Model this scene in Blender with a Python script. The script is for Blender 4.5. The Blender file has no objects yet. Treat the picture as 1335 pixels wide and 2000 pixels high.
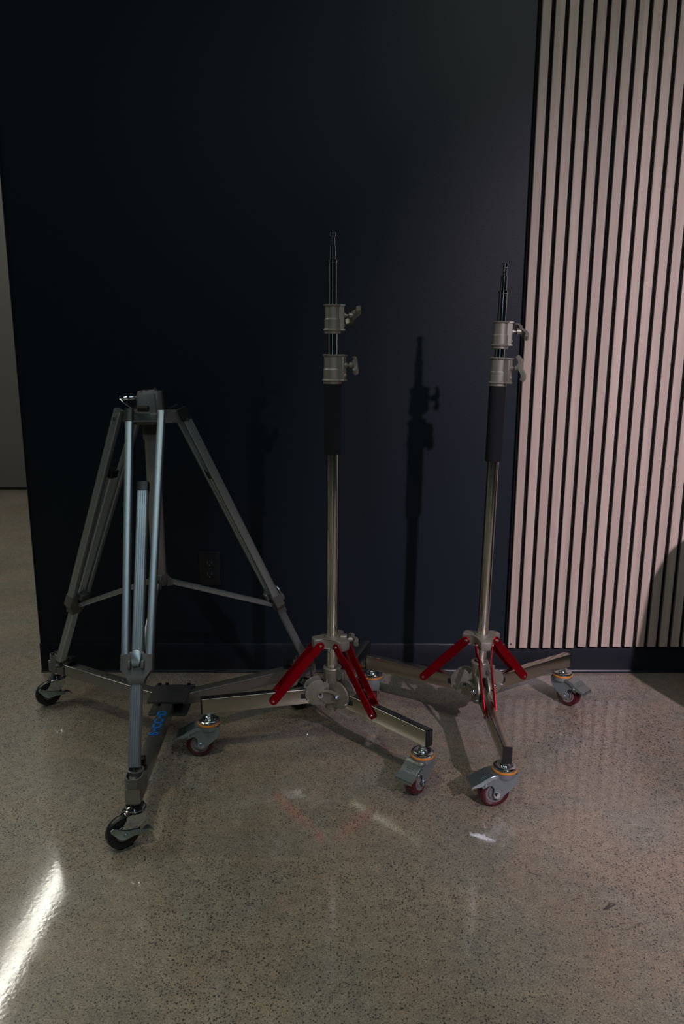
import bpy, bmesh, math
from mathutils import Vector, Matrix
PI = math.pi
sc = bpy.context.scene
COL = sc.collection

# ---------------------------------------------------------------- camera
cam_d = bpy.data.cameras.new('camera'); cam = bpy.data.objects.new('camera', cam_d); COL.objects.link(cam)
F = 1440.0
cam_d.sensor_fit = 'VERTICAL'; cam_d.sensor_height = 24.0; cam_d.lens = 24.0 * F / 2000.0
cam_d.clip_start = 0.02; cam_d.clip_end = 60
R = Matrix(((0.99996613, -0.00255033, -0.00782569),
            (-0.00712206, 0.20848469, -0.9779997),
            (0.00412576, 0.97802231, 0.20845946)))
cam.matrix_world = Matrix.Translation((0, 0, 1.04)) @ R.to_4x4()
sc.camera = cam
sc.cycles.caustics_reflective = False

# ---------------------------------------------------------------- view, world
sc.view_settings.view_transform = 'Standard'; sc.view_settings.look = 'None'
sc.view_settings.exposure = 0.0; sc.view_settings.gamma = 1.0; sc.view_settings.use_curve_mapping = False
w = bpy.data.worlds.new('world'); sc.world = w; w.use_nodes = True
w.node_tree.nodes['Background'].inputs[0].default_value = (0.75, 0.9, 1.0, 1)
w.node_tree.nodes['Background'].inputs[1].default_value = 0.012

# ---------------------------------------------------------------- lights
def aim(o, loc, tgt):
    o.location = loc
    o.rotation_euler = (Vector(tgt) - Vector(loc)).to_track_quat('-Z', 'Y').to_euler()
def spot(name, loc, tgt, power, col, angle, blend, rad):
    d = bpy.data.lights.new(name, 'SPOT'); d.energy = power; d.color = col
    d.spot_size = math.radians(angle); d.spot_blend = blend; d.shadow_soft_size = rad
    o = bpy.data.objects.new(name, d); COL.objects.link(o); aim(o, loc, tgt); return o
def area(name, loc, tgt, power, col, sx, sy, spread=180):
    d = bpy.data.lights.new(name, 'AREA'); d.energy = power; d.color = col
    d.shape = 'RECTANGLE'; d.size = sx; d.size_y = sy; d.spread = math.radians(spread)
    o = bpy.data.objects.new(name, d); COL.objects.link(o); aim(o, loc, tgt); return o
# ceiling spot, front right, washing the slats and the right of the black wall
spot('ceiling_spot_light', (1.72, -1.28, 2.62), (1.75, 2.3, 0.15), 640, (1.0, 0.82, 0.97), 60, 1.0, 0.04)
# long ceiling lamp over the front left, cool
area('ceiling_panel_light', (-0.7, -1.6, 2.95), (-0.7, -1.5, 0), 14, (0.66, 0.90, 1.0), 0.5, 2.2, 180)
area('ceiling_panel_light_middle', (0.95, 0.0, 2.95), (0.95, 0.0, 0), 11, (0.72, 0.94, 1.0), 0.9, 1.2, 180)
spot('wall_wash_light', (1.0, 0.1, 2.9), (1.0, 2.3, 2.25), 36, (1.0, 0.95, 0.85), 84, 1.0, 0.25)
area('pole_glint_fill_light', (0.1, -4.2, 1.7), (0.1, 0, 1.3), 3.0, (0.6, 0.8, 1.0), 0.5, 1.8, 180)  # added cool fill behind the camera, puts a glint stripe on chrome poles
# room lamps overhead, straight down, lighting the floor
spot('downlight', (-0.5, 0.7, 2.95), (-0.5, 0.75, 0), 68, (1.0, 0.94, 0.72), 74, 1.0, 0.12)
spot('downlight_right', (1.1, 0.9, 2.95), (1.1, 0.9, 0), 10, (1.0, 0.80, 0.60), 80, 1.0, 0.12)
# linear ceiling lamp in the space beyond the wall end
area('linear_ceiling_light', (-2.14, 3.7, 2.93), (-2.14, 3.7, 0), 34, (1.0, 0.98, 0.86), 0.10, 3.6, 180)
area('far_room_light', (-3.6, 2.0, 2.9), (-3.6, 2.0, 0), 24, (0.95, 1.0, 0.85), 1.2, 1.2, 180)

# ---------------------------------------------------------------- materials
def nodes(m):
    m.use_nodes = True; return m.node_tree, m.node_tree.nodes['Principled BSDF']
def mat(name, col, rough=0.5, metal=0.0, spec=0.5, coat=0.0, vary=0.06, scale=60, bump=0.0, bscale=300, aniso=0):
    m = bpy.data.materials.new(name); nt, b = nodes(m); N = nt.nodes; L = nt.links
    tc = N.new('ShaderNodeTexCoord'); no = N.new('ShaderNodeTexNoise'); no.inputs['Scale'].default_value = scale
    no.inputs['Detail'].default_value = 3
    L.new(tc.outputs['Object'], no.inputs['Vector'])
    mx = N.new('ShaderNodeMix'); mx.data_type = 'RGBA'
    mx.inputs[6].default_value = (*[c * (1 - vary * 2) for c in col], 1)
    mx.inputs[7].default_value = (*[min(1, c * (1 + vary * 2)) for c in col], 1)
    L.new(no.outputs['Fac'], mx.inputs[0]); L.new(mx.outputs[2], b.inputs['Base Color'])
    b.inputs['Roughness'].default_value = rough; b.inputs['Metallic'].default_value = metal
    b.inputs['Specular IOR Level'].default_value = spec; b.inputs['Coat Weight'].default_value = coat
    if bump:
        n2 = N.new('ShaderNodeTexNoise'); n2.inputs['Scale'].default_value = bscale; n2.inputs['Detail'].default_value = 4
        L.new(tc.outputs['Object'], n2.inputs['Vector'])
        bp = N.new('ShaderNodeBump'); bp.inputs['Strength'].default_value = bump; bp.inputs['Distance'].default_value = 0.002
        L.new(n2.outputs['Fac'], bp.inputs['Height']); L.new(bp.outputs['Normal'], b.inputs['Normal'])
    return m
MAT = {}
MAT['wall'] = mat('black_wall_paint', (0.0085, 0.0135, 0.0205), 0.48, spec=0.21, vary=0.03, scale=3, bump=0.10, bscale=220)
MAT['base'] = mat('black_rubber_base', (0.008, 0.0100, 0.0150), 0.32, spec=0.35, vary=0.05, scale=8)
MAT['felt'] = mat('black_felt', (0.009, 0.009, 0.010), 0.95, spec=0.1, vary=0.4, scale=900, bump=0.6, bscale=900)
MAT['greywall'] = mat('grey_wall_paint', (0.105, 0.102, 0.098), 0.6, vary=0.02, scale=2)
MAT['ceil'] = mat('dark_ceiling', (0.05, 0.05, 0.052), 0.9, vary=0.05)
MAT['nickel'] = mat('satin_nickel', (0.56, 0.53, 0.45), 0.33, metal=1.0, vary=0.02, scale=20)
MAT['cast'] = mat('satin_nickel_casting', (0.33, 0.315, 0.26), 0.48, metal=0.65, vary=0.04, scale=40)
MAT['pole'] = mat('polished_nickel', (0.62, 0.60, 0.54), 0.12, metal=1.0, vary=0.02, scale=10)
MAT['legm'] = mat('nickel_leg_tube', (0.55, 0.52, 0.45), 0.22, metal=1.0, vary=0.05, scale=9)
MAT['chrome'] = mat('chrome', (0.66, 0.70, 0.74), 0.06, metal=1.0, vary=0.01)
MAT['zinc'] = mat('zinc_plate', (0.42, 0.51, 0.53), 0.30, metal=0.95, vary=0.05, scale=50)
MAT['forkzinc'] = mat('dull_zinc', (0.27, 0.32, 0.33), 0.52, metal=0.6, vary=0.06, scale=50)
MAT['dome'] = mat('bright_zinc', (0.66, 0.72, 0.74), 0.16, metal=1.0, vary=0.04, scale=50)
MAT['red'] = mat('red_anodised', (0.42, 0.001, 0.012), 0.34, metal=0.9, vary=0.03)
MAT['redpu'] = mat('dark_red_polyurethane', (0.075, 0.005, 0.010), 0.22, vary=0.05)
MAT['hubgrey'] = mat('grey_plastic_hub', (0.20, 0.19, 0.19), 0.5)
MAT['orange'] = mat('orange_seal', (0.75, 0.24, 0.02), 0.45)
MAT['black'] = mat('black_plastic', (0.010, 0.011, 0.013), 0.35, vary=0.05)
MAT['foam'] = mat('black_foam', (0.012, 0.013, 0.015), 0.9, spec=0.2, vary=0.15, scale=400, bump=0.3, bscale=600)
MAT['rubber'] = mat('black_rubber', (0.010, 0.010, 0.012), 0.38, vary=0.08)
MAT['alu'] = mat('brushed_aluminium', (0.40, 0.44, 0.47), 0.34, metal=0.85, vary=0.01, scale=15)
MAT['castgrey'] = mat('grey_painted_casting', (0.15, 0.145, 0.143), 0.38, metal=0.3, vary=0.04)
MAT['colgrey'] = mat('grey_column_paint', (0.27, 0.25, 0.245), 0.45, metal=0.3, vary=0.04)
MAT['darkcast'] = mat('charcoal_casting', (0.05, 0.05, 0.052), 0.45, metal=0.2, vary=0.05)
MAT['dolly'] = mat('dolly_aluminium', (0.30, 0.30, 0.29), 0.30, metal=0.85, vary=0.05, scale=12)
MAT['bluepaint'] = mat('blue_print', (0.002, 0.15, 0.55), 0.5)
MAT['whitepaint'] = mat('white_powder_coat', (0.55, 0.60, 0.60), 0.4)
MAT['fabric'] = mat('grey_fabric', (0.10, 0.10, 0.11), 0.9, vary=0.1, scale=300, bump=0.3)
MAT['brass'] = mat('screw_dark', (0.06, 0.045, 0.035), 0.5, metal=0.6)

def wood():
    m = bpy.data.materials.new('pale_oak_slat'); nt, b = nodes(m); N = nt.nodes; L = nt.links
    tc = N.new('ShaderNodeTexCoord'); mp = N.new('ShaderNodeMapping'); mp.inputs['Scale'].default_value = (260, 30, 2.2)
    L.new(tc.outputs['Object'], mp.inputs['Vector'])
    n1 = N.new('ShaderNodeTexNoise'); n1.inputs['Scale'].default_value = 1.0; n1.inputs['Detail'].default_value = 5; n1.inputs['Roughness'].default_value = 0.62
    L.new(mp.outputs[0], n1.inputs['Vector'])
    mp2 = N.new('ShaderNodeMapping'); mp2.inputs['Scale'].default_value = (25.8, 0.1, 0.25)
    L.new(tc.outputs['Object'], mp2.inputs['Vector'])
    n2 = N.new('ShaderNodeTexNoise'); n2.inputs['Scale'].default_value = 1.0; n2.inputs['Detail'].default_value = 1
    L.new(mp2.outputs[0], n2.inputs['Vector'])
    r = N.new('ShaderNodeValToRGB'); r.color_ramp.elements[0].position = 0.28; r.color_ramp.elements[1].position = 0.72
    r.color_ramp.elements[0].color = (0.385, 0.315, 0.262, 1); r.color_ramp.elements[1].color = (0.50, 0.408, 0.342, 1)
    L.new(n1.outputs['Fac'], r.inputs[0])
    hs = N.new('ShaderNodeHueSaturation'); L.new(r.outputs[0], hs.inputs['Color'])
    mr = N.new('ShaderNodeMapRange'); mr.inputs[1].default_value = 0.3; mr.inputs[2].default_value = 0.7; mr.inputs[3].default_value = 0.88; mr.inputs[4].default_value = 1.12
    L.new(n2.outputs['Fac'], mr.inputs[0]); L.new(mr.outputs[0], hs.inputs['Value'])
    L.new(hs.outputs[0], b.inputs['Base Color']); b.inputs['Roughness'].default_value = 0.55
    b.inputs['Specular IOR Level'].default_value = 0.3
    return m
MAT['wood'] = wood()

def concrete():
    m = bpy.data.materials.new('polished_concrete'); nt, b = nodes(m); N = nt.nodes; L = nt.links
    tc = N.new('ShaderNodeTexCoord')
    def noise(s, d=4, r=0.55, dist=0.0):
        n = N.new('ShaderNodeTexNoise'); n.inputs['Scale'].default_value = s; n.inputs['Detail'].default_value = d
        n.inputs['Roughness'].default_value = r; n.inputs['Distortion'].default_value = dist
        L.new(tc.outputs['Object'], n.inputs['Vector']); return n
    def ramp(src, p0, p1, c0, c1):
        r = N.new('ShaderNodeValToRGB'); r.color_ramp.elements[0].position = p0; r.color_ramp.elements[1].position = p1
        r.color_ramp.elements[0].color = (*c0, 1); r.color_ramp.elements[1].color = (*c1, 1)
        L.new(src, r.inputs[0]); return r
    def mult(a, bb, fac=1.0):
        x = N.new('ShaderNodeMix'); x.data_type = 'RGBA'; x.blend_type = 'MULTIPLY'; x.inputs[0].default_value = fac
        L.new(a, x.inputs[6]); L.new(bb, x.inputs[7]); return x.outputs[2]
    big = ramp(noise(2.2, 6, 0.6, 0.6).outputs['Fac'], 0.3, 0.7, (0.225, 0.192, 0.152), (0.31, 0.268, 0.218))
    tint = ramp(noise(5.5, 4, 0.5, 1.0).outputs['Fac'], 0.35, 0.68, (0.93, 1.0, 1.0), (1.1, 1.0, 0.93))
    mid = ramp(noise(42, 5, 0.65).outputs['Fac'], 0.32, 0.66, (0.80, 0.80, 0.82), (1.14, 1.14, 1.12))
    fine = ramp(noise(300, 3, 0.7).outputs['Fac'], 0.34, 0.60, (0.48, 0.48, 0.50), (1.18, 1.18, 1.18))
    col = mult(mult(mult(big.outputs[0], tint.outputs[0]), mid.outputs[0]), fine.outputs[0])
    # dark aggregate specks, denser in some areas
    clus = noise(1.7, 3, 0.5, 0.8)
    def specks(scale, lo, hi, thr):
        v = N.new('ShaderNodeTexVoronoi'); v.inputs['Scale'].default_value = scale; v.inputs['Randomness'].default_value = 1
        L.new(tc.outputs['Object'], v.inputs['Vector'])
        sep = N.new('ShaderNodeSeparateColor'); L.new(v.outputs['Color'], sep.inputs[0])
        rad = N.new('ShaderNodeMapRange'); rad.inputs[1].default_value = lo; rad.inputs[2].default_value = hi
        rad.inputs[3].default_value = 0.0; rad.inputs[4].default_value = thr
        add = N.new('ShaderNodeMath'); add.operation = 'MULTIPLY_ADD'; L.new(clus.outputs['Fac'], add.inputs[0]); add.inputs[1].default_value = 0.8
        L.new(sep.outputs[0], add.inputs[2]); L.new(add.outputs[0], rad.inputs[0])
        lt = N.new('ShaderNodeMath'); lt.operation = 'SUBTRACT'; L.new(rad.outputs[0], lt.inputs[0]); L.new(v.outputs['Distance'], lt.inputs[1])
        mrr = N.new('ShaderNodeMapRange'); mrr.inputs[1].default_value = -0.04; mrr.inputs[2].default_value = 0.08; mrr.inputs[3].default_value = 0; mrr.inputs[4].default_value = 1
        L.new(lt.outputs[0], mrr.inputs[0]); return mrr.outputs[0]
    def darken(colsock, f, c):
        x = N.new('ShaderNodeMix'); x.data_type = 'RGBA'; L.new(f, x.inputs[0]); L.new(colsock, x.inputs[6]); x.inputs[7].default_value = (*c, 1); return x.outputs[2]
    col = darken(col, specks(260, 0.70, 1.35, 0.50), (0.055, 0.052, 0.046))
    col = darken(col, specks(120, 1.02, 1.5, 0.38), (0.04, 0.038, 0.034))
    # black scuff marks: short strokes (x0,y0,x1,y1,width)
    def stroke(x0, y0, x1, y1, wd):
        vm = N.new('ShaderNodeVectorMath'); vm.operation = 'SUBTRACT'; L.new(tc.outputs['Object'], vm.inputs[0]); vm.inputs[1].default_value = (x0, y0, 0)
        dx, dy = x1 - x0, y1 - y0; ll = dx * dx + dy * dy
        dt = N.new('ShaderNodeVectorMath'); dt.operation = 'DOT_PRODUCT'; L.new(vm.outputs[0], dt.inputs[0]); dt.inputs[1].default_value = (dx / ll, dy / ll, 0)
        cl = N.new('ShaderNodeClamp'); L.new(dt.outputs['Value'], cl.inputs[0])
        sc_ = N.new('ShaderNodeVectorMath'); sc_.operation = 'SCALE'; sc_.inputs[0].default_value = (dx, dy, 0); L.new(cl.outputs[0], sc_.inputs['Scale'])
        df = N.new('ShaderNodeVectorMath'); df.operation = 'DISTANCE'; L.new(vm.outputs[0], df.inputs[0]); L.new(sc_.outputs[0], df.inputs[1])
        mm = N.new('ShaderNodeMapRange'); mm.inputs[1].default_value = wd; mm.inputs[2].default_value = wd * 2.2; mm.inputs[3].default_value = 0.85; mm.inputs[4].default_value = 0
        L.new(df.outputs['Value'], mm.inputs[0]); return mm.outputs[0]
    for s in SCUFFS: col = darken(col, stroke(*s), (0.02, 0.02, 0.022))
    L.new(col, b.inputs['Base Color'])
    b.inputs['Roughness'].default_value = 0.42; b.inputs['Specular IOR Level'].default_value = 0.35
    b.inputs['Coat Weight'].default_value = 0.85; b.inputs['Coat IOR'].default_value = 1.52
    rr = N.new('ShaderNodeMapRange'); rr.inputs[1].default_value = 0.3; rr.inputs[2].default_value = 0.7; rr.inputs[3].default_value = 0.05; rr.inputs[4].default_value = 0.11
    L.new(noise(9, 4, 0.6).outputs['Fac'], rr.inputs[0]); L.new(rr.outputs[0], b.inputs['Coat Roughness'])
    bp = N.new('ShaderNodeBump'); bp.inputs['Strength'].default_value = 0.10; bp.inputs['Distance'].default_value = 0.0006
    L.new(noise(120, 2, 0.5).outputs['Fac'], bp.inputs['Height']); L.new(bp.outputs['Normal'], b.inputs['Coat Normal'])
    return m
SCUFFS = [(0.515, 1.222, 0.535, 1.238, 0.0012), (0.522, 1.224, 0.542, 1.236, 0.0012),
          (0.395, 1.328, 0.42, 1.315, 0.0006), (-0.385, 1.965, -0.378, 1.985, 0.004)]
MAT['floor'] = concrete()

# ---------------------------------------------------------------- mesh helpers
class MB:
    def __init__(s): s.bm = bmesh.new()
    def box(s, c, size, M=None, bev=0.0):
        g = bmesh.ops.create_cube(s.bm, size=1.0)['verts']
        bmesh.ops.scale(s.bm, vec=size, verts=g)
        if bev:
            es = list({e for v in g for e in v.link_edges})
            r = bmesh.ops.bevel(s.bm, geom=es, offset=bev, segments=2, affect='EDGES', profile=0.5)
            g = list({v for f in r['faces'] for v in f.verts} | {v for v in g if v.is_valid})
        T = Matrix.Translation(c)
        bmesh.ops.transform(s.bm, matrix=(M @ T) if M else T, verts=g); return s
    def lathe(s, prof, M=None, seg=32, arc=None):
        rings = []
        M = M or Matrix()
        for r, z in prof:
            if r < 1e-6: rings.append([s.bm.verts.new(M @ Vector((0, 0, z)))])
            else: rings.append([s.bm.verts.new(M @ Vector((r * math.cos(2 * PI * i / seg), r * math.sin(2 * PI * i / seg), z))) for i in range(seg)])
        for a, b in zip(rings, rings[1:]):
            for i in range(seg):
                j = (i + 1) % seg
                q = [a[i % len(a)], a[j % len(a)], b[j % len(b)], b[i % len(b)]]
                u = []
                for v in q:
                    if v not in u: u.append(v)
                if len(u) > 2:
                    try: s.bm.faces.new(u)
                    except ValueError: pass
        return s
    def cyl(s, p0, p1, r0, r1=None, seg=24, bev=0.0):
        r1 = r0 if r1 is None else r1
        p0, p1 = Vector(p0), Vector(p1); d = p1 - p0; L = d.length
        M = Matrix.Translation(p0) @ d.to_track_quat('Z', 'Y').to_matrix().to_4x4()
        if bev: pr = [(0, 0), (r0 - bev, 0), (r0, bev), (r1, L - bev), (r1 - bev, L), (0, L)]
        else: pr = [(0, 0), (r0, 0), (r1, L), (0, L)]
        return s.lathe(pr, M, seg)
    def prism(s, poly, h0, h1, M=None, bev=0.0):
        """poly in local XY extruded from z=h0 to h1"""
        M = M or Matrix()
        a = [s.bm.verts.new(M @ Vector((x, y, h0))) for x, y in poly]
        b = [s.bm.verts.new(M @ Vector((x, y, h1))) for x, y in poly]
        n = len(poly); fs = [s.bm.faces.new(a[::-1]), s.bm.faces.new(b)]
        for i in range(n):
            j = (i + 1) % n; fs.append(s.bm.faces.new((a[i], a[j], b[j], b[i])))
        if bev:
            es = list(set(fs[0].edges) | set(fs[1].edges))
            bmesh.ops.bevel(s.bm, geom=es, offset=bev, segments=2, affect='EDGES', profile=0.5)
        return s
    def bar(s, p0, p1, sec, xd, k1=1.0):
        """section (u,v) swept from p0 to p1; u along xd"""
        p0, p1 = Vector(p0), Vector(p1); d = (p1 - p0).normalized(); x = Vector(xd); x = (x - d * x.dot(d)).normalized(); y = d.cross(x)
        a = [s.bm.verts.new(p0 + x * u + y * v) for u, v in sec]; b = [s.bm.verts.new(p1 + x * u * k1 + y * v * k1) for u, v in sec]
        n = len(sec); s.bm.faces.new(a[::-1]); s.bm.faces.new(b)
        for i in range(n):
            j = (i + 1) % n; s.bm.faces.new((a[i], a[j], b[j], b[i]))
        return s
    def tube(s, pts, r, seg=12):
        pts = [Vector(p) for p in pts]; rings = []
        x = None
        for i, p in enumerate(pts):
            d = ((pts[i + 1] if i < len(pts) - 1 else p) - (pts[i - 1] if i else p)).normalized()
            if x is None: x = d.orthogonal().normalized()
            x = (x - d * x.dot(d)).normalized(); y = d.cross(x)
            rr = r[i] if isinstance(r, (list, tuple)) else r
            rings.append([s.bm.verts.new(p + (x * math.cos(2 * PI * k / seg) + y * math.sin(2 * PI * k / seg)) * rr) for k in range(seg)])
        for a, b in zip(rings, rings[1:]):
            for k in range(seg):
                j = (k + 1) % seg; s.bm.faces.new((a[k], a[j], b[j], b[k]))
        s.bm.faces.new(rings[0][::-1]); s.bm.faces.new(rings[-1]); return s
    def strip(s, path, width_dir, w, th):
        """bent sheet: path of points, swept sideways by w, thickness th"""
        pts = [Vector(p) for p in path]; wd = Vector(width_dir).normalized(); rows = []
        for i, p in enumerate(pts):
            d = ((pts[i + 1] if i < len(pts) - 1 else p) - (pts[i - 1] if i else p)).normalized(); n = d.cross(wd).normalized()
            ww = w[i] if isinstance(w, (list, tuple)) else w
            rows.append([s.bm.verts.new(p + wd * a * ww / 2 + n * b * th / 2) for a, b in ((-1, -1), (1, -1), (1, 1), (-1, 1))])
        for a, b in zip(rows, rows[1:]):
            for k in range(4):
                j = (k + 1) % 4; s.bm.faces.new((a[k], a[j], b[j], b[k]))
        s.bm.faces.new(rows[0][::-1]); s.bm.faces.new(rows[-1]); return s
    def build(s, name, m, parent=None, smooth=35, loc=None, rz=None):
        bmesh.ops.recalc_face_normals(s.bm, faces=s.bm.faces)
        me = bpy.data.meshes.new(name); s.bm.to_mesh(me); s.bm.free()
        me.materials.append(MAT[m] if isinstance(m, str) else m)
        o = bpy.data.objects.new(name, me); COL.objects.link(o)
        if smooth:
            for p in me.polygons: p.use_smooth = True
            me.set_sharp_from_angle(angle=math.radians(smooth))
        if parent: o.parent = parent
        if loc is not None: o.location = loc
        if rz is not None: o.rotation_euler = (0, 0, rz)
        return o
def dup(o, parent, loc=None, rz=None):
    c = o.copy(); COL.objects.link(c); c.parent = parent
    if loc is not None: c.location = loc
    if rz is not None: c.rotation_euler = (0, 0, rz)
    for ch in list(o.children): dup(ch, c)
    return c
def rrect(w, h, r=0.003, n=3):
    o = []
    for cx, cy, a0 in ((w / 2 - r, h / 2 - r, 0), (-w / 2 + r, h / 2 - r, 90), (-w / 2 + r, -h / 2 + r, 180), (w / 2 - r, -h / 2 + r, 270)):
        for i in range(n + 1):
            a = math.radians(a0 + 90 * i / n); o.append((cx + r * math.cos(a), cy + r * math.sin(a)))
    return o
def structure(o): o['kind'] = 'structure'; return o
def thing(name, label, cat, loc=(0, 0, 0), rz=0, group=None):
    o = bpy.data.objects.new(name, None); COL.objects.link(o); o.location = loc; o.rotation_euler = (0, 0, rz)
    o.empty_display_size = 0.05
    o['label'] = label; o['category'] = cat
    if group: o['group'] = group
    return o
def U(deg): a = math.radians(deg); return Vector((math.cos(a), math.sin(a), 0))

# ---------------------------------------------------------------- the setting
WY = 2.312; WL = -0.978; HC = 3.0
structure(MB().box((-0.5, 1.0, -0.05), (9, 11, 0.1)).build('floor', 'floor', smooth=0))
structure(MB().box((-0.5, 1.0, HC + 0.05), (9, 11, 0.1)).build('ceiling', 'ceil', smooth=0))
structure(MB().box(((WL + 4.0) / 2, WY + 0.09, HC / 2), (4.0 - WL, 0.18, HC), bev=0.0015).build('wall_back', 'wall', smooth=0))
structure(MB().box((-0.5, 5.72, HC / 2 + 0.011), (9, 0.1, HC - 0.022)).build('wall_far', 'greywall', smooth=0))
structure(MB().box((-0.5, 5.745, 0.011), (9, 0.1, 0.022)).build('baseboard_far', 'black', smooth=0))
structure(MB().box((-5.05, 1.0, HC / 2), (0.1, 11, HC)).build('wall_left', 'greywall', smooth=0))
structure(MB().box((4.05, 1.0, HC / 2), (0.1, 11, HC)).build('wall_right', 'ceil', smooth=0))
structure(MB().box((-0.5, -4.55, HC / 2), (9, 0.1, HC)).build('wall_front', 'ceil', smooth=0))
# cove base with a flared toe
prof = [(0, 0), (0.012, 0), (0.0125, 0.002), (0.0105, 0.0035), (0.008, 0.007), (0.0062, 0.012), (0.0055, 0.018), (0.0055, 0.0985), (0.0045, 0.1), (0, 0.1)]
m = MB(); M = Matrix(((0, 0, 1, 0), (-1, 0, 0, WY), (0, 1, 0, 0), (0, 0, 0, 1)))
m.prism(prof, WL - 0.004, 4.0, M)
structure(m.build('baseboard_back', 'base', smooth=50))
# thin metal corner trim on the wall end
structure(MB().box((WL - 0.001, WY + 0.004, 1.55), (0.004, 0.012, 2.9), bev=0.001).build('trim_1', 'black', smooth=0))

# slatted wood panels
PITCH = 0.03865
def slat_panel(x0, n, z0, first_w, label):
    t = thing('slat_panel', label, 'wall panel', (x0, WY, z0), group='oak slat panels on the black wall')
    wdt = n * PITCH; h = HC - z0 - 0.01
    MB().box((wdt / 2 - 0.006, -0.0045, h / 2), (wdt + 0.0, 0.009, h)).build('felt_backing', 'felt', t, smooth=0)
    m = MB()
    for i in range(n):
        wi = first_w if i == 0 else 0.0262
        xr = i * PITCH + 0.0262
        m.box((xr - wi / 2, -0.009 - 0.0055, h / 2), (wi, 0.011, h), bev=0.0008)
    m.build('slats', 'wood', t, smooth=0)
    return t
p1 = slat_panel(0.5685, 6, 0.092, 0.0245, 'narrow pale oak slat panel beside the bare black wall, small screw low at left')
s = MB().cyl((0.0105, -0.0197, 0.014), (0.0105, -0.0212, 0.014), 0.0034, 0.0026, 16).build('screw', 'brass', p1)
slat_panel(0.5685 + 6 * PITCH + 0.0012, 25, 0.0965, 0.0262, 'wide pale oak slat panel at the right edge, with a round shadow on it')

# outlet
t = thing('wall_outlet', 'black duplex power outlet low on the black wall behind the grey tripod', 'power outlet', (-0.410, WY, 0.359))
m = MB(); M = Matrix.Translation((0, 0, 0)) @ Matrix.Rotation(PI / 2, 4, 'X')
m.prism(rrect(0.070, 0.1143, 0.004), 0, 0.0055, M, bev=0.0022)
m.build('cover_plate', 'black', t, smooth=40)
for dz in (0.0195, -0.0195):
    m = MB(); rr = []
    for k in range(24):
        a = 2 * PI * k / 24; rr.append((max(-0.0165, min(0.0165, 0.0175 * math.cos(a))), max(-0.0135, min(0.0135, 0.0175 * math.sin(a))) + dz))
    m.prism(rr, 0.0052, 0.0078, M, bev=0.0006)
    o = m.build('receptacle', 'black', t, smooth=40)
    m = MB()
    for dx, hh in ((-0.0063, 0.009), (0.0063, 0.0075)): m.box((dx, -0.0079, dz + 0.003), (0.002, 0.0006, hh))
    m.cyl((0, -0.0077, dz - 0.0075), (0, -0.0083, dz - 0.0075), 0.0024, seg=12)
    m.build('socket_slots', 'castgrey', o, smooth=0)
MB().cyl((0, -0.0054, 0), (0, -0.007, 0), 0.0032, 0.0026, 16).build('screw', 'darkcast', t)

# linear ceiling lamp beyond the wall end
t = thing('linear_ceiling_lamp', 'long linear ceiling lamp seen as a bright streak mirrored in the floor', 'ceiling lamp', (-2.14, 3.7, HC))
MB().box((0, 0, -0.03), (0.10, 3.7, 0.06), bev=0.004).build('lamp_housing', 'castgrey', t, smooth=0)

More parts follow.
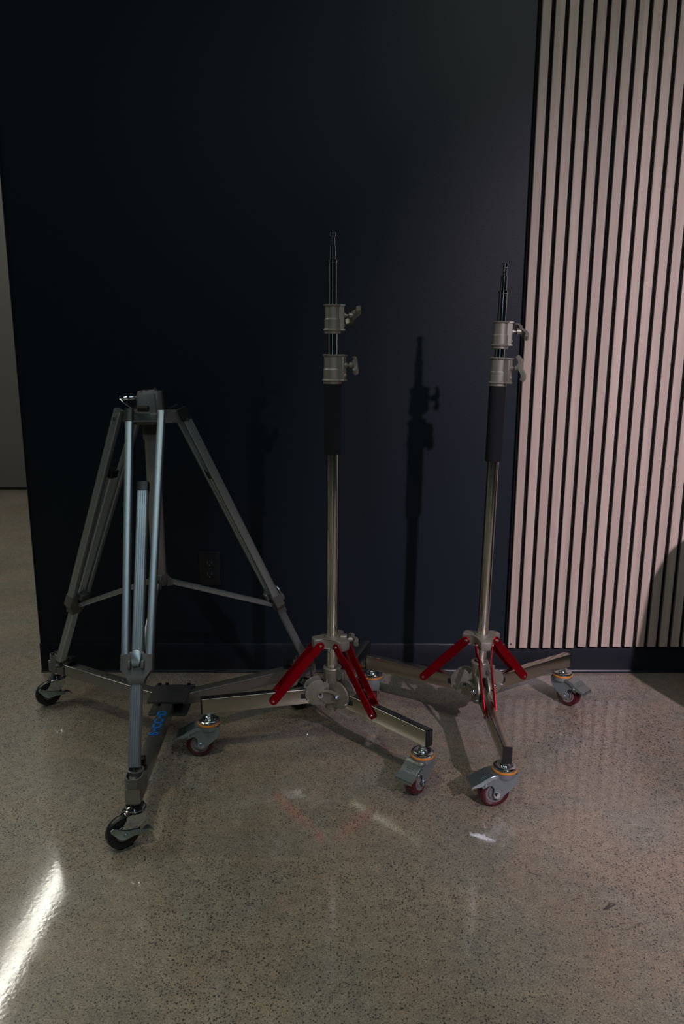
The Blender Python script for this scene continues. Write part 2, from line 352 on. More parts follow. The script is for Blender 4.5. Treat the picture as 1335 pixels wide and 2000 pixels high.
# ---------------------------------------------------------------- red wheeled casters of the stands
_c = {}
def stand_caster(parent, loc, az):
    if 'c' in _c: return dup(_c['c'], parent, loc, az)
    m = MB()
    # fork: top plate, two side plates, front wrap
    side = [(-0.027, 0.083), (-0.027, 0.066), (-0.020, 0.054), (0.008, 0.030), (0.014, 0.024), (0.022, 0.022), (0.029, 0.026), (0.032, 0.034), (0.030, 0.044), (0.031, 0.053), (0.037, 0.060), (0.044, 0.060), (0.052, 0.055), (0.058, 0.054), (0.061, 0.059), (0.059, 0.066), (0.050, 0.072), (0.034, 0.080), (0.018, 0.084)]
    for y in (-0.0200, 0.0178):
        m.prism(side, y, y + 0.0022, Matrix(((1, 0, 0, 0), (0, 0, 1, 0), (0, 1, 0, 0), (0, 0, 0, 1))))
    top = [(0.030, -0.020), (0.030, 0.020), (0.0, 0.020)] + [(-0.027 * math.cos(math.radians(a)), 0.020 * math.sin(math.radians(a)) + 0.0) for a in (60, 30, 0, -30, -60)] + [(0.0, -0.020)]
    m.prism(top, 0.0815, 0.085)
    m.strip([(-0.0265, 0, 0.084), (-0.0265, 0, 0.064), (-0.0195, 0, 0.051)], (0, 1, 0), 0.036, 0.0022)
    m.lathe([(0, 0.076), (0.0275, 0.076), (0.0282, 0.079), (0.0282, 0.0895), (0, 0.0895)], seg=40)
    f = m.build('caster', 'forkzinc', parent, smooth=40, loc=loc, rz=az)
    MB().lathe([(0.024, 0.0885), (0.0292, 0.0890), (0.0297, 0.0910), (0.0292, 0.0930), (0.024, 0.0935)], seg=40).build('seal_ring', 'orange', f)
    m = MB().lathe([(0.0, 0.0925), (0.0280, 0.0925), (0.0284, 0.0945), (0.0270, 0.0985), (0.0235, 0.1010), (0.0185, 0.1012), (0.0150, 0.0990), (0.0110, 0.0990), (0.0110, 0.1025), (0.0075, 0.1045), (0, 0.1045)], seg=40)
    m.lathe([(0.0078, 0.1040), (0.0078, 0.1090), (0.0055, 0.1100), (0.0050, 0.1200), (0, 0.1200)], seg=6)
    m.build('swivel_dome', 'dome', f)
    # wheel
    wm = Matrix.Translation((0.0255, 0, 0.0362)) @ Matrix.Rotation(PI / 2, 4, 'X')
    wh = MB().lathe([(0.022, -0.0135), (0.031, -0.0140), (0.0342, -0.0125), (0.0360, -0.008), (0.0362, 0), (0.0360, 0.008), (0.0342, 0.0125), (0.031, 0.0140), (0.022, 0.0135)], wm, 48).build('wheel', 'redpu', f)
    # sub-part level stays two deep: hub and bolt are siblings of the wheel
    MB().lathe([(0, -0.0150), (0.006, -0.0150), (0.007, -0.0125), (0.0105, -0.0120), (0.0125, -0.0142), (0.0155, -0.0142), (0.0165, -0.0118), (0.0195, -0.0118), (0.0205, -0.0146), (0.0235, -0.0146), (0.0240, -0.012), (0.0240, 0.012), (0.0235, 0.0146), (0.0205, 0.0146), (0.0195, 0.0118), (0.0165, 0.0118), (0.0155, 0.0142), (0.0125, 0.0142), (0.0105, 0.0120), (0.007, 0.0125), (0.006, 0.0150), (0, 0.0150)], wm, 40).build('wheel_hub', 'hubgrey', f)
    for s_ in (-1, 1):
        m = MB().cyl((0.023, s_ * 0.019, 0.0345), (0.023, s_ * 0.0262, 0.0345), 0.0058, 0.0052, 6)
        m.cyl((0.023, s_ * 0.019, 0.0345), (0.023, s_ * 0.0215, 0.0345), 0.008, seg=20)
        m.build('axle_bolt', 'chrome', f, smooth=30)
    # brake pedal hood
    m = MB(); W = 0.046
    m.strip([(0.022, 0, 0.0855), (0.034, 0, 0.0845), (0.044, 0, 0.0815), (0.054, 0, 0.0765), (0.064, 0, 0.0705)], (0, 1, 0), [0.040, 0.043, 0.044, 0.044, 0.044], 0.002)
    m.strip([(0.064, 0, 0.0705), (0.074, 0, 0.0660), (0.084, 0, 0.0615), (0.0845, 0, 0.0600), (0.0850, 0, 0.0540)], (0, 1, 0), W, 0.002)
    flap = [(0.022, 0.0855), (0.034, 0.0845), (0.044, 0.0815), (0.054, 0.0765), (0.064, 0.0705), (0.074, 0.0660), (0.0848, 0.0612), (0.0848, 0.0575), (0.074, 0.0595), (0.066, 0.0600), (0.060, 0.0620), (0.050, 0.0690), (0.036, 0.0770), (0.022, 0.0815)]
    for y in (-0.0232, 0.0216):
        m.prism(flap, y, y + 0.0016, Matrix(((1, 0, 0, 0), (0, 0, 1, 0), (0, 1, 0, 0), (0, 0, 0, 1))))
    for k in range(3):
        x = 0.050 + k * 0.0045
        m.strip([(x, 0, 0.0800 - k * 0.0024), (x + 0.0016, 0, 0.0796 - k * 0.0024)], (0, 1, 0), 0.020, 0.0014)
    for s_ in (-1, 1): m.cyl((0.052, s_ * 0.0225, 0.0645), (0.052, s_ * 0.0246, 0.0645), 0.0042, 0.0030, 16)
    m.build('brake_pedal', 'zinc', f, smooth=14)
    _c['c'] = f
    return f

# ---------------------------------------------------------------- rolling light stands
def wing(m, M):
    """S-shaped wing handle, local Z along the screw axis, wings along local X"""
    path = [(-0.031, 0.016), (-0.025, 0.0205), (-0.015, 0.0195), (-0.006, 0.014), (0, 0.010), (0.006, 0.0085), (0.014, 0.010), (0.023, 0.0065), (0.030, 0.000)]
    pts = [M @ Vector((x, 0, z)) for x, z in path]
    m.strip(pts, M.to_3x3() @ Vector((0, 1, 0)), [0.012, 0.0165, 0.0175, 0.018, 0.018, 0.018, 0.0175, 0.0165, 0.012], 0.0085)
    m.cyl(M @ Vector((0, 0, -0.002)), M @ Vector((0, 0, 0.012)), 0.0080, 0.0072, 18)
    m.cyl(M @ Vector((0, 0, -0.014)), M @ Vector((0, 0, 0.002)), 0.0032, seg=12)
def collar(parent, z0, z1, r, az, knob_roll, name, reach):
    h = z1 - z0; m = MB()
    m.lathe([(r * 0.62, h), (r + 0.0025, h), (r + 0.0038, h - 0.0015), (r + 0.0025, h - 0.004), (r, h - 0.0055), (r, h * 0.53), (r + 0.0016, h * 0.49), (r + 0.0016, 0.013), (r + 0.0035, 0.0115), (r + 0.0048, 0.0095), (r + 0.0035, 0.0070), (r + 0.0018, 0.006), (r + 0.0018, 0.0015), (r + 0.0005, 0), (r * 0.62, 0)], Matrix.Translation((0, 0, z0)), 40)
    # clamp boss with flanges
    d = U(az); A = Matrix.Rotation(math.radians(az), 4, 'Z') @ Matrix.Translation((0, 0, z0))
    xr = r + reach
    m.box((xr / 2 + 0.004, 0, h / 2 + 0.003), (xr - 0.008, 0.026, h - 0.010), A, bev=0.003)
    m.box((xr / 2 + 0.005, 0, h - 0.0025), (xr - 0.006, 0.030, 0.0045), A, bev=0.0018)
    m.box((xr / 2 + 0.005, 0, 0.0095), (xr - 0.006, 0.030, 0.0045), A, bev=0.0018)
    m.cyl(A @ Vector((xr - 0.002, 0, h * 0.64)), A @ Vector((xr + 0.005, 0, h * 0.64)), 0.0068, 0.006, 16)
    m.lathe([(0.0062, 0), (0.0055, 0.0025), (0.003, 0.0045), (0, 0.005)], A @ Matrix.Translation((xr - 0.001, 0, h * 0.30)) @ Matrix.Rotation(PI / 2, 4, 'Y'), 16)
    o = m.build(name, 'cast', parent, smooth=22)
    m = MB()
    KM = A @ Matrix.Translation((xr + 0.014, 0, h * 0.64)) @ Matrix.Rotation(PI / 2, 4, 'Y') @ Matrix.Rotation(math.radians(knob_roll), 4, 'Z')
    wing(m, KM)
    m.build('wing_knob', 'cast', o, smooth=50)
    return o

def light_stand(label, loc, legs, zs, knobs, lean, side_knob):
    """legs: list of (azimuth, reach, caster azimuth); zs: heights"""
    T = thing('light_stand', label, 'light stand', (loc[0], loc[1], 0), group=None)
    # poles lean a touch as one
    S = Matrix.Rotation(math.radians(lean), 4, 'Y')
    ptop = []
    def P(o): o.matrix_local = S @ o.matrix_local; return o
    (pin, tube_t, c1t, c1b, c2t, c2b, fb, brz, hubz) = zs
    P(MB().lathe([(0, 0.090), (0.0140, 0.090), (0.0150, 0.092), (0.0150, fb + 0.01), (0, fb + 0.01)], seg=48).build('main_column', 'pole', T))
    g = P(MB().lathe([(0.0155, fb), (0.0208, fb), (0.0212, fb + 0.002), (0.0212, c2b - 0.001), (0.0155, c2b)], seg=40).build('foam_grip', 'foam', T))
    P(MB().lathe([(0, c2t - 0.02), (0.0128, c2t - 0.02), (0.0128, c1b + 0.02), (0, c1b + 0.02)], seg=40).build('middle_riser', 'chrome', T))
    P(MB().lathe([(0, c1t - 0.02), (0.0105, c1t - 0.02), (0.0105, tube_t - 0.008), (0.0118, tube_t - 0.007), (0.0118, tube_t - 0.001), (0.0105, tube_t), (0, tube_t)], seg=40).build('top_riser', 'chrome', T))
    z = pin; n = []
    m = MB().lathe([(0, tube_t - 0.002), (0.0080, tube_t - 0.002), (0.0080, z - 0.031), (0.0064, z - 0.030), (0.0060, z - 0.022), (0.0066, z - 0.020), (0.0060, z - 0.018), (0.0066, z - 0.016), (0.0060, z - 0.013), (0.0064, z - 0.0115), (0.0079, z - 0.0105), (0.0079, z - 0.0012), (0.0070, z), (0.0045, z), (0.0045, z - 0.004), (0, z - 0.004)], seg=32)
    P(m.build('spigot', 'chrome', T))
    o1 = P(collar(T, c1b, c1t, 0.0188, knobs[0][0], knobs[0][1], 'upper_collar', 0.0085))
    o2 = P(collar(T, c2b, c2t, 0.0212, knobs[1][0], knobs[1][1], 'lower_collar', 0.0115))
    # bracket: three-lobed slider
    m = MB(); lob = []
    azs = sorted([a % 360 for a, _, _ in legs])
    for i, a in enumerate(azs):
        d = U(a); t = Vector((-d.y, d.x, 0)); nx = azs[(i + 1) % 3] + (360 if i == 2 else 0); mid = U((a + nx) / 2)
        for r_, s_ in ((0.030, -0.0175), (0.046, -0.0175), (0.053, -0.013), (0.056, 0), (0.053, 0.013), (0.046, 0.0175), (0.030, 0.0175)):
            v = d * r_ + t * s_; lob.append((v.x, v.y))
        v = mid * 0.0235; lob.append((v.x, v.y))
    m.prism(lob, brz - 0.026, brz, bev=0.003)
    m.lathe([(0.0152, brz), (0.0205, brz), (0.0200, brz + 0.004), (0.0152, brz + 0.005)], seg=32)
    for a in azs:
        d = U(a); t = Vector((-d.y, d.x, 0)); c = d * 0.036 + Vector((0, 0, brz - 0.016))
        for s_ in (-1, 1): m.cyl(c + t * 0.015 * s_, c + t * 0.0235 * s_, 0.0032, seg=12)
    B = P(m.build('strut_bracket', 'cast', T, smooth=40))
    if side_knob is not None:
        m = MB(); d = U(side_knob)
        A = Matrix.Translation((0, 0, brz - 0.008)) @ Matrix.Rotation(math.radians(side_knob), 4, 'Z')
        m.box((0.030, 0, 0.002), (0.020, 0.020, 0.022), A, bev=0.003)
        wing(m, A @ Matrix.Translation((0.046, 0, 0)) @ Matrix.Rotation(PI / 2, 4, 'Y') @ Matrix.Rotation(math.radians(90 + 0), 4, 'Z'))
        m.build('wing_knob', 'cast', B, smooth=45)
    # hub
    m = MB(); hz = hubz
    m.lathe([(0.0155, hz + 0.070), (0.0235, hz + 0.070), (0.0250, hz + 0.067), (0.0232, hz + 0.063), (0.0232, hz + 0.030), (0.0205, hz + 0.026), (0.0205, hz - 0.032), (0.0185, hz - 0.036), (0.0185, hz - 0.050), (0.016, hz - 0.052), (0.0155, hz - 0.052)], seg=40)
    for k, a in enumerate(azs):
        A = Matrix.Rotation(math.radians(a), 4, 'Z') @ Matrix.Translation((0, 0, hz)) @ Matrix(((1, 0, 0, 0), (0, 0, -1, 0), (0, 1, 0, 0), (0, 0, 0, 1)))
        poly = [(0.006, -0.030), (0.030, -0.034)]
        for q in range(-75, 101, 12):
            aa = math.radians(q); poly.append((0.038 + 0.040 * math.cos(aa), 0.003 + 0.040 * math.sin(aa) * 0.93))
        poly += [(0.030, 0.036), (0.026, 0.029), (0.020, 0.030), (0.019, 0.040), (0.006, 0.042)]
        for y in (-0.0165, 0.0120):
            m.prism(poly, y, y + 0.0045, A, bev=0.0009)
        # bridging web towards the next leg
        nx = azs[(k + 1) % 3] + (360 if k == 2 else 0)
        d, e = U(a), U(nx); t = Vector((-d.y, d.x, 0)); te = Vector((-e.y, e.x, 0))
        p, q_ = d * 0.036 + t * 0.0175, e * 0.036 - te * 0.0175
        mid = (p + q_) / 2; mid = mid.normalized() * max(0.029, mid.length * 0.95)
        pts = []
        for i in range(9):
            u = i / 8; v = p * (1 - u) ** 2 + (mid * 2 - (p + q_) / 2) * 2 * u * (1 - u) + q_ * u ** 2
            pts.append(v + Vector((0, 0, hz - 0.006)))
        m.strip(pts, (0, 0, 1), [0.024, 0.027, 0.031, 0.035, 0.037, 0.035, 0.031, 0.027, 0.024], 0.004)
        m.strip([v + Vector((0, 0, 0.0115 + 0.0065 * math.sin(PI * i / 8))) * 1 + v.xy.normalized().to_3d() * 0.003 for i, v in enumerate(pts)], (0, 0, 1), 0.0034, 0.011)
    # clamp ear on the collar
    A = Matrix.Rotation(math.radians(-35), 4, 'Z') @ Matrix.Translation((0, 0, hz + 0.042))
    m.box((0.030, 0.006, 0.004), (0.022, 0.005, 0.036), A, bev=0.001); m.box((0.030, -0.006, 0.004), (0.022, 0.005, 0.036), A, bev=0.001)
    HB = m.build('hub', 'cast', T, smooth=40)
    for a in azs:
        d = U(a); t = Vector((-d.y, d.x, 0))
        for s_ in (-1, 1):
            c = d * 0.036 + Vector((0, 0, hz - 0.003)); m = MB()
            m.cyl(c + t * 0.016 * s_, c + t * 0.0222 * s_, 0.0085, 0.0080, 20); m.cyl(c + t * 0.0222 * s_, c + t * 0.0265 * s_, 0.0055, seg=6)
            m.cyl(c + t * 0.0265 * s_, c + t * 0.0300 * s_, 0.0026, seg=10)
            m.build('hub_bolt', 'chrome', HB, smooth=30)
            c = d * 0.071 + Vector((0, 0, hz - 0.013))
            MB().cyl(c + t * 0.015 * s_, c + t * 0.0225 * s_, 0.0048, 0.0040, 14).build('stop_pin', 'chrome', HB, smooth=30)
    MB().cyl(A @ Vector((0.032, -0.008, 0.006)), A @ Vector((0.032, -0.013, 0.006)), 0.006, seg=6).build('clamp_bolt', 'chrome', HB, smooth=30)
    # legs, struts, casters
    for k, (a, L, ca) in enumerate(legs):
        ra = math.radians(a)
        m = MB().bar((0.030, 0, hz - 0.007), (L + 0.0170, 0, hz - 0.007), rrect(0.0215, 0.042, 0.0018), (0, 1, 0))
        lg = m.build('leg', 'legm', T, smooth=40, rz=ra)
        MB().bar((L + 0.0165, 0, hz - 0.007), (L + 0.0205, 0, hz - 0.007), rrect(0.0219, 0.0424, 0.002), (0, 1, 0)).build('end_cap', 'black', lg)
        for s_ in (-1, 1):
            m = MB(); m.box((0.083, s_ * 0.0118, hz - 0.004), (0.010, 0.002, 0.014)); m.box((0.078, s_ * 0.0118, hz - 0.008), (0.012, 0.0022, 0.005))
            m.build('stop_clip', 'black', lg, smooth=0)
        # strut: two bent plates
        zt = brz - 0.016; zb = hz - 0.010; rt, rb = 0.036, 0.163
        m = MB(); d = Vector((rb - rt, 0, zb - zt)).normalized(); nrm = Vector((-d.z, 0, d.x)); Ls = (Vector((rb, 0, zb)) - Vector((rt, 0, zt))).length
        for s_ in (-1, 1):
            rows = []
            for q, off in ((-0.009, 0.0195), (-0.005, 0.0195), (0, 0.0195), (0.012, 0.0195), (0.026, 0.0190), (0.040, 0.0150), (0.046, 0.0142), (Ls * 0.6, 0.0140), (Ls, 0.0135), (Ls + 0.005, 0.0135), (Ls + 0.009, 0.0135)):
                e_ = min(1.0, max(0.0, min(q + 0.009, Ls + 0.009 - q) / 0.009)); hw = 0.0115 * (0.45 + 0.55 * math.sin(e_ * PI / 2)) if e_ < 1 else 0.0115
                if 0.04 < q < Ls - 0.01: hw = 0.0125
                c = Vector((rt, 0, zt)) + d * q
                rows.append([m.bm.verts.new(c + nrm * hw * v + Vector((0, s_ * (off + u), 0))) for u, v in ((0, -1), (0.0022, -1), (0.0022, 1), (0, 1))])
            for r0, r1 in zip(rows, rows[1:]):
                for i in range(4): m.bm.faces.new((r0[i], r0[(i + 1) % 4], r1[(i + 1) % 4], r1[i]))
            m.bm.faces.new(rows[0]); m.bm.faces.new(rows[-1][::-1])
        st = m.build('strut', 'red', T, smooth=30, rz=ra)
        bv = st.modifiers.new('bevel', 'BEVEL'); bv.width = 0.0006; bv.segments = 2; bv.limit_method = 'ANGLE'
        for s_ in (-1, 1):
            for c, off in ((Vector((rt, 0, zt)), 0.0215), (Vector((rb, 0, zb)), 0.0155)):
                MB().cyl(c + Vector((0, s_ * off, 0)), c + Vector((0, s_ * (off + 0.0018), 0)), 0.0036, 0.0028, 14).build('rivet', 'zinc', st, smooth=30)
        d = U(a) * L
        stand_caster(T, (d.x, d.y, 0), math.radians(ca))
    return T

light_stand('taller rolling light stand with red struts, between the grey tripod and the right stand',
            (-0.010, 1.864), [(-167.2, 0.332, 187), (-46.4, 0.321, 232), (71.5, 0.323, 222)],
            (1.327, 1.264, 1.160, 1.090, 1.041, 0.969, 0.794, 0.302, 0.147),
            [(12, 58), (-18, 122)], 0.0, -2)
light_stand('shorter rolling light stand with red struts, nearest the oak slats, leaning slightly right',
            (0.400, 1.913), [(150.0, 0.333, 88), (-90.4, 0.345, 188), (31.6, 0.342, -48)],
            (1.264, 1.199, 1.124, 1.056, 1.035, 0.963, 0.770, 0.287, 0.141),
            [(0, 122), (-32, 172)], 0.75, None)

# ---------------------------------------------------------------- grey tripod on its dolly
TX, TY = -0.459, 1.84
feet = [(-0.802, 2.018, 0.165), (-0.434, 1.442, 0.165), (-0.088, 2.027, 0.165)]
T = thing('tripod', 'tall grey aluminium tripod with crank head standing on the three-wheeled dolly', 'tripod', (TX, TY, 0.165))
def TL(v): return Vector(v) - Vector((TX, TY, 0.165))
m = MB()
A = Matrix.Translation(TL((TX, TY, 0))) @ Matrix.Rotation(math.radians(8), 4, 'Z')
# head: tapered rounded body
def taper(m, w0, d0, w1, d1, z0, z1, A, r=0.008, off=0):
    a = [m.bm.verts.new(A @ Vector((x, y + off, z0))) for x, y in rrect(w0, d0, r, 4)]; b = [m.bm.verts.new(A @ Vector((x, y + off, z1))) for x, y in rrect(w1, d1, r * 0.9, 4)]
    n = len(a); f = [m.bm.faces.new(a[::-1]), m.bm.faces.new(b)]
    for i in range(n): m.bm.faces.new((a[i], a[(i + 1) % n], b[(i + 1) % n], b[i]))
    bmesh.ops.bevel(m.bm, geom=list(f[1].edges), offset=0.0015, segments=2, affect='EDGES', profile=0.5)
taper(m, 0.064, 0.070, 0.057, 0.060, 0.900, 0.951, A, 0.016)
taper(m, 0.048, 0.020, 0.042, 0.018, 0.899, 0.947, A @ Matrix.Translation((-0.006, -0.032, 0)), 0.004)
m.lathe([(0, 0.9505), (0.020, 0.9505), (0.019, 0.9530), (0.014, 0.9530), (0.013, 0.9515), (0, 0.9515)], A, 32)
hd = m.build('head', 'castgrey', T, smooth=40)
MB().cyl(A @ Vector((0.012, 0.012, 0.951)), A @ Vector((0.012, 0.012, 0.960)), 0.0035, 0.003, 12).build('top_stud', 'darkcast', hd)
# crank
m = MB()
m.cyl(A @ Vector((-0.026, -0.028, 0.9365)), A @ Vector((-0.068, -0.036, 0.9365)), 0.0058, seg=20, bev=0.001)
m.tube([A @ Vector(v) for v in ((-0.066, -0.036, 0.9365), (-0.0655, -0.040, 0.933), (-0.058, -0.050, 0.928), (-0.040, -0.066, 0.9175), (-0.034, -0.071, 0.9145), (-0.028, -0.074, 0.9135), (-0.012, -0.0775, 0.9135))], 0.0024)
cr = m.build('crank', 'chrome', T, smooth=50)
MB().cyl(A @ Vector((-0.022, -0.0757, 0.9135)), A @ Vector((0.004, -0.0805, 0.9135)), 0.0068, 0.0072, 20, bev=0.0018).build('crank_handle', 'black', cr)
# platform (leg yoke) with lobes to each leg
m = MB(); lob = []
ld = []
for f in feet:
    d = Vector((f[0] - TX, f[1] - TY, 0)).normalized(); ld.append(d)
angs = sorted([math.degrees(math.atan2(d.y, d.x)) % 360 for d in ld])
for i, a in enumerate(angs):
    d = U(a); t = Vector((-d.y, d.x, 0)); nx = angs[(i + 1) % 3] + (360 if i == 2 else 0); mid = U((a + nx) / 2)
    for r_, s_ in ((0.045, -0.030), (0.068, -0.029), (0.070, -0.026), (0.070, 0.026), (0.068, 0.029), (0.045, 0.030)):
        v = d * r_ + t * s_; lob.append((v.x, v.y))
    v = mid * 0.036; lob.append((v.x, v.y))
m.prism(lob, TL((0, 0, 0.874)).z, TL((0, 0, 0.902)).z, bev=0.003)
m.build('yoke', 'castgrey', T, smooth=40)
B = Matrix.Translation(TL((TX, TY, 0)))
MB().lathe([(0, 0.875), (0.0225, 0.875), (0.0225, 0.846), (0.021, 0.845), (0, 0.845)], B, 36).build('column_collar', 'darkcast', T)
m = MB()
pr = []
for i in range(72):
    a = 2 * PI * i / 72; r_ = 0.0222 if (i // 2) % 2 else 0.0208; pr.append((r_ * math.cos(a), r_ * math.sin(a)))
m.prism(pr, 0.8335, 0.8455, B)
m.build('ribbed_lock_ring', 'colgrey', T, smooth=0)
MB().lathe([(0, 0.834), (0.0186, 0.834), (0.0186, 0.478), (0, 0.478)], B, 40).build('centre_column', 'colgrey', T)
# spreader hub
m = MB().lathe([(0, 0.484), (0.0200, 0.484), (0.0215, 0.482), (0.0215, 0.458), (0.0185, 0.454), (0, 0.454)], B, 36)
for d in ld:
    A2 = B @ Matrix(((d.x, -d.y, 0, 0), (d.y, d.x, 0, 0), (0, 0, 1, 0), (0, 0, 0, 1)))
    m.prism([(0.018, 0.484), (0.022, 0.478), (0.034, 0.462), (0.034, 0.450), (0.018, 0.450)], -0.009, -0.0065, A2 @ Matrix(((1, 0, 0, 0), (0, 0, 1, 0), (0, 1, 0, 0), (0, 0, 0, 1))))
    m.prism([(0.018, 0.484), (0.022, 0.478), (0.034, 0.462), (0.034, 0.450), (0.018, 0.450)], 0.0065, 0.009, A2 @ Matrix(((1, 0, 0, 0), (0, 0, 1, 0), (0, 1, 0, 0), (0, 0, 0, 1))))
m.build('spreader_hub', 'castgrey', T, smooth=40)

def fluted(w, h, n=4):
    """rounded rectangle with shallow grooves on its two broad faces"""
    o = []; r = 0.003
    for sgn in (1, -1):
        xs = []
        step = (w - 2 * r) / n
        x = -w / 2 + r
        pts = [(-w / 2, h / 2 - r), (-w / 2 + r * 0.4, h / 2 - r * 0.4), (-w / 2 + r, h / 2)]
        for i in range(n):
            pts += [(x + step * 0.15, h / 2), (x + step * 0.35, h / 2 - 0.0009), (x + step * 0.65, h / 2 - 0.0009), (x + step * 0.85, h / 2)]
            x += step
        pts += [(w / 2 - r, h / 2), (w / 2 - r * 0.4, h / 2 - r * 0.4), (w / 2, h / 2 - r)]
        o += [(px * sgn, py * sgn) for px, py in pts]
    return o
capped = [(1, 0), (1, 0), (0, 1)]
for k, (f, d) in enumerate(zip(feet, ld)):
    t = Vector((-d.y, d.x, 0)); t = -t      # t points to the viewer's right for the front leg
    if k == 1: t = Vector((1, 0, 0)) if t.x > 0 else t
    top = TL((TX, TY, 0.897)) + d * 0.072; foot = TL(f)
    ax = (foot - top).normalized(); n = ax.cross(t).normalized()
    if n.dot(d) < 0: n = -n
    Lg = (foot - top).length
    def at(s_): return top + ax * (Lg * s_)
    m = MB(); cfr = 0.700
    oT, oB = 0.0375, 0.0262
    for s_ in (-1, 1):
        m.bar(at(-0.012) + t * oT * s_, at(cfr + 0.01) + t * oB * s_, rrect(0.0165, 0.021, 0.0028), t)
    lg = m.build('leg', 'alu', T, smooth=40)
    # yoke pivot bolts
    m = MB(); m.cyl(at(0.02) - t * 0.047, at(0.02) + t * 0.047, 0.0042, seg=14); m.build('pivot_bolt', 'darkcast', lg)
    # black end caps on some tube tops
    sides = {0: [-1], 1: [-1], 2: [-1, 1]}[k]
    if k == 0: sides = [1]
    if k == 1: sides = [-1 if t.x > 0 else 1]
    for s_ in sides:
        a0 = at(-0.018) + t * oT * s_; a1 = at(0.022) + t * (oT - 0.0005) * s_
        MB().bar(a0, a1, rrect(0.0182, 0.0225, 0.0030), t).build('pivot_cap', 'black', lg, smooth=40)
    # lower section sliding between the tubes
    m = MB().bar(at(0.225), at(0.995), fluted(0.0255, 0.0185), t); m.build('lower_section', 'alu', lg, smooth=30)
    m = MB().bar(at(0.205), at(0.232), rrect(0.0275, 0.0205, 0.0035), t); m.build('section_cap', 'black', lg, smooth=40)
    # clamp casting: wide shoulders, chamfered down to a narrow socket
    A3 = Matrix((( t.x, ax.x, n.x, at(cfr).x), (t.y, ax.y, n.y, at(cfr).y), (t.z, ax.z, n.z, at(cfr).z), (0, 0, 0, 1)))
    m = MB()
    shp = [(-0.0350, -0.002), (-0.0160, -0.002), (-0.0160, -0.008), (0.0160, -0.008), (0.0160, -0.002), (0.0350, -0.002), (0.0350, 0.032), (0.0180, 0.049), (0.0180, 0.062), (-0.0180, 0.062), (-0.0180, 0.049), (-0.0350, 0.032)]
    m.prism(shp, -0.0125, 0.0125, A3, bev=0.0018)
    for s_ in (-1, 1): m.box((s_ * 0.0145, 0.020, 0.017), (0.007, 0.018, 0.014), A3, bev=0.002)
    m.box((0, 0.0, -0.017), (0.024, 0.018, 0.012), A3, bev=0.002)
    m.build('leg_clamp', 'castgrey', lg, smooth=35)
    m = MB(); pl = [(0.0095 * math.cos(math.radians(q)) * (1.25 if math.sin(math.radians(q)) < 0.3 else 1.0), -0.002 + 0.0125 * math.sin(math.radians(q))) for q in range(0, 360, 20)]
    rr = [(-0.0075, 0.024), (-0.009, 0.016), (-0.0118, 0.006), (-0.0122, 0.0), (-0.0105, -0.0065), (-0.006, -0.0105), (0, -0.0118), (0.006, -0.0105), (0.0105, -0.0065), (0.0122, 0.0), (0.0118, 0.006), (0.009, 0.016), (0.0075, 0.024)]
    m.prism(rr, 0.0175, 0.0225, A3, bev=0.0012)
    m.build('clamp_lever', 'alu', lg, smooth=40)
    # foot joint
    m = MB().cyl(at(0.985), at(1.02), 0.0045, 0.0045, 14); m.lathe([(0, 0), (0.010, 0.002), (0.012, 0.008), (0.007, 0.012), (0, 0.012)], Matrix.Translation(at(1.025) - Vector((0, 0, 0.004))), 20)
    m.build('spike_joint', 'darkcast', lg)
    # spreader arm
    s0 = TL((TX, TY, 0.459)) + d * 0.030; s1 = at(cfr + 0.030) - n * 0.020
    m = MB().bar(s0, s1, rrect(0.012, 0.0135, 0.0015), t); m.cyl(s1 - t * 0.010, s1 + t * 0.010, 0.0055, seg=14)
    m.build('spreader_arm', 'alu', T, smooth=40)

# ---------------------------------------------------------------- dolly
DX, DY = -0.448, 1.853
D = thing('tripod_dolly', 'grey three-wheeled dolly with blue lettering on its front arm, under the tripod', 'dolly', (DX, DY, 0))
discs = [(-0.842, 2.087), (-0.431, 1.425), (-0.084, 2.066)]
m = MB().prism(rrect(0.103, 0.103, 0.006), 0.137, 0.1435, bev=0.0012); m.cyl((0.0, 0.0, 0.143), (0, 0, 0.1442), 0.003, seg=12)
m.build('top_plate', 'darkcast', D, smooth=40)
m = MB().prism(rrect(0.104, 0.100, 0.008), 0.0985, 0.1045, Matrix.Translation((0.0, 0.004, 0)), bev=0.0025)
m.build('lower_plate', 'darkcast', D, smooth=40)
m = MB()
for x, y in ((-0.040, 0.05), (0.041, 0.05), (-0.02, 0.052)): m.cyl((x, y, 0.10), (x, y, 0.147), 0.005, seg=12)
m.cyl((0.045, 0.046, 0.141), (0.058, 0.050, 0.141), 0.004, seg=12)
m.build('plate_bolts', 'black', D)
_d = {}
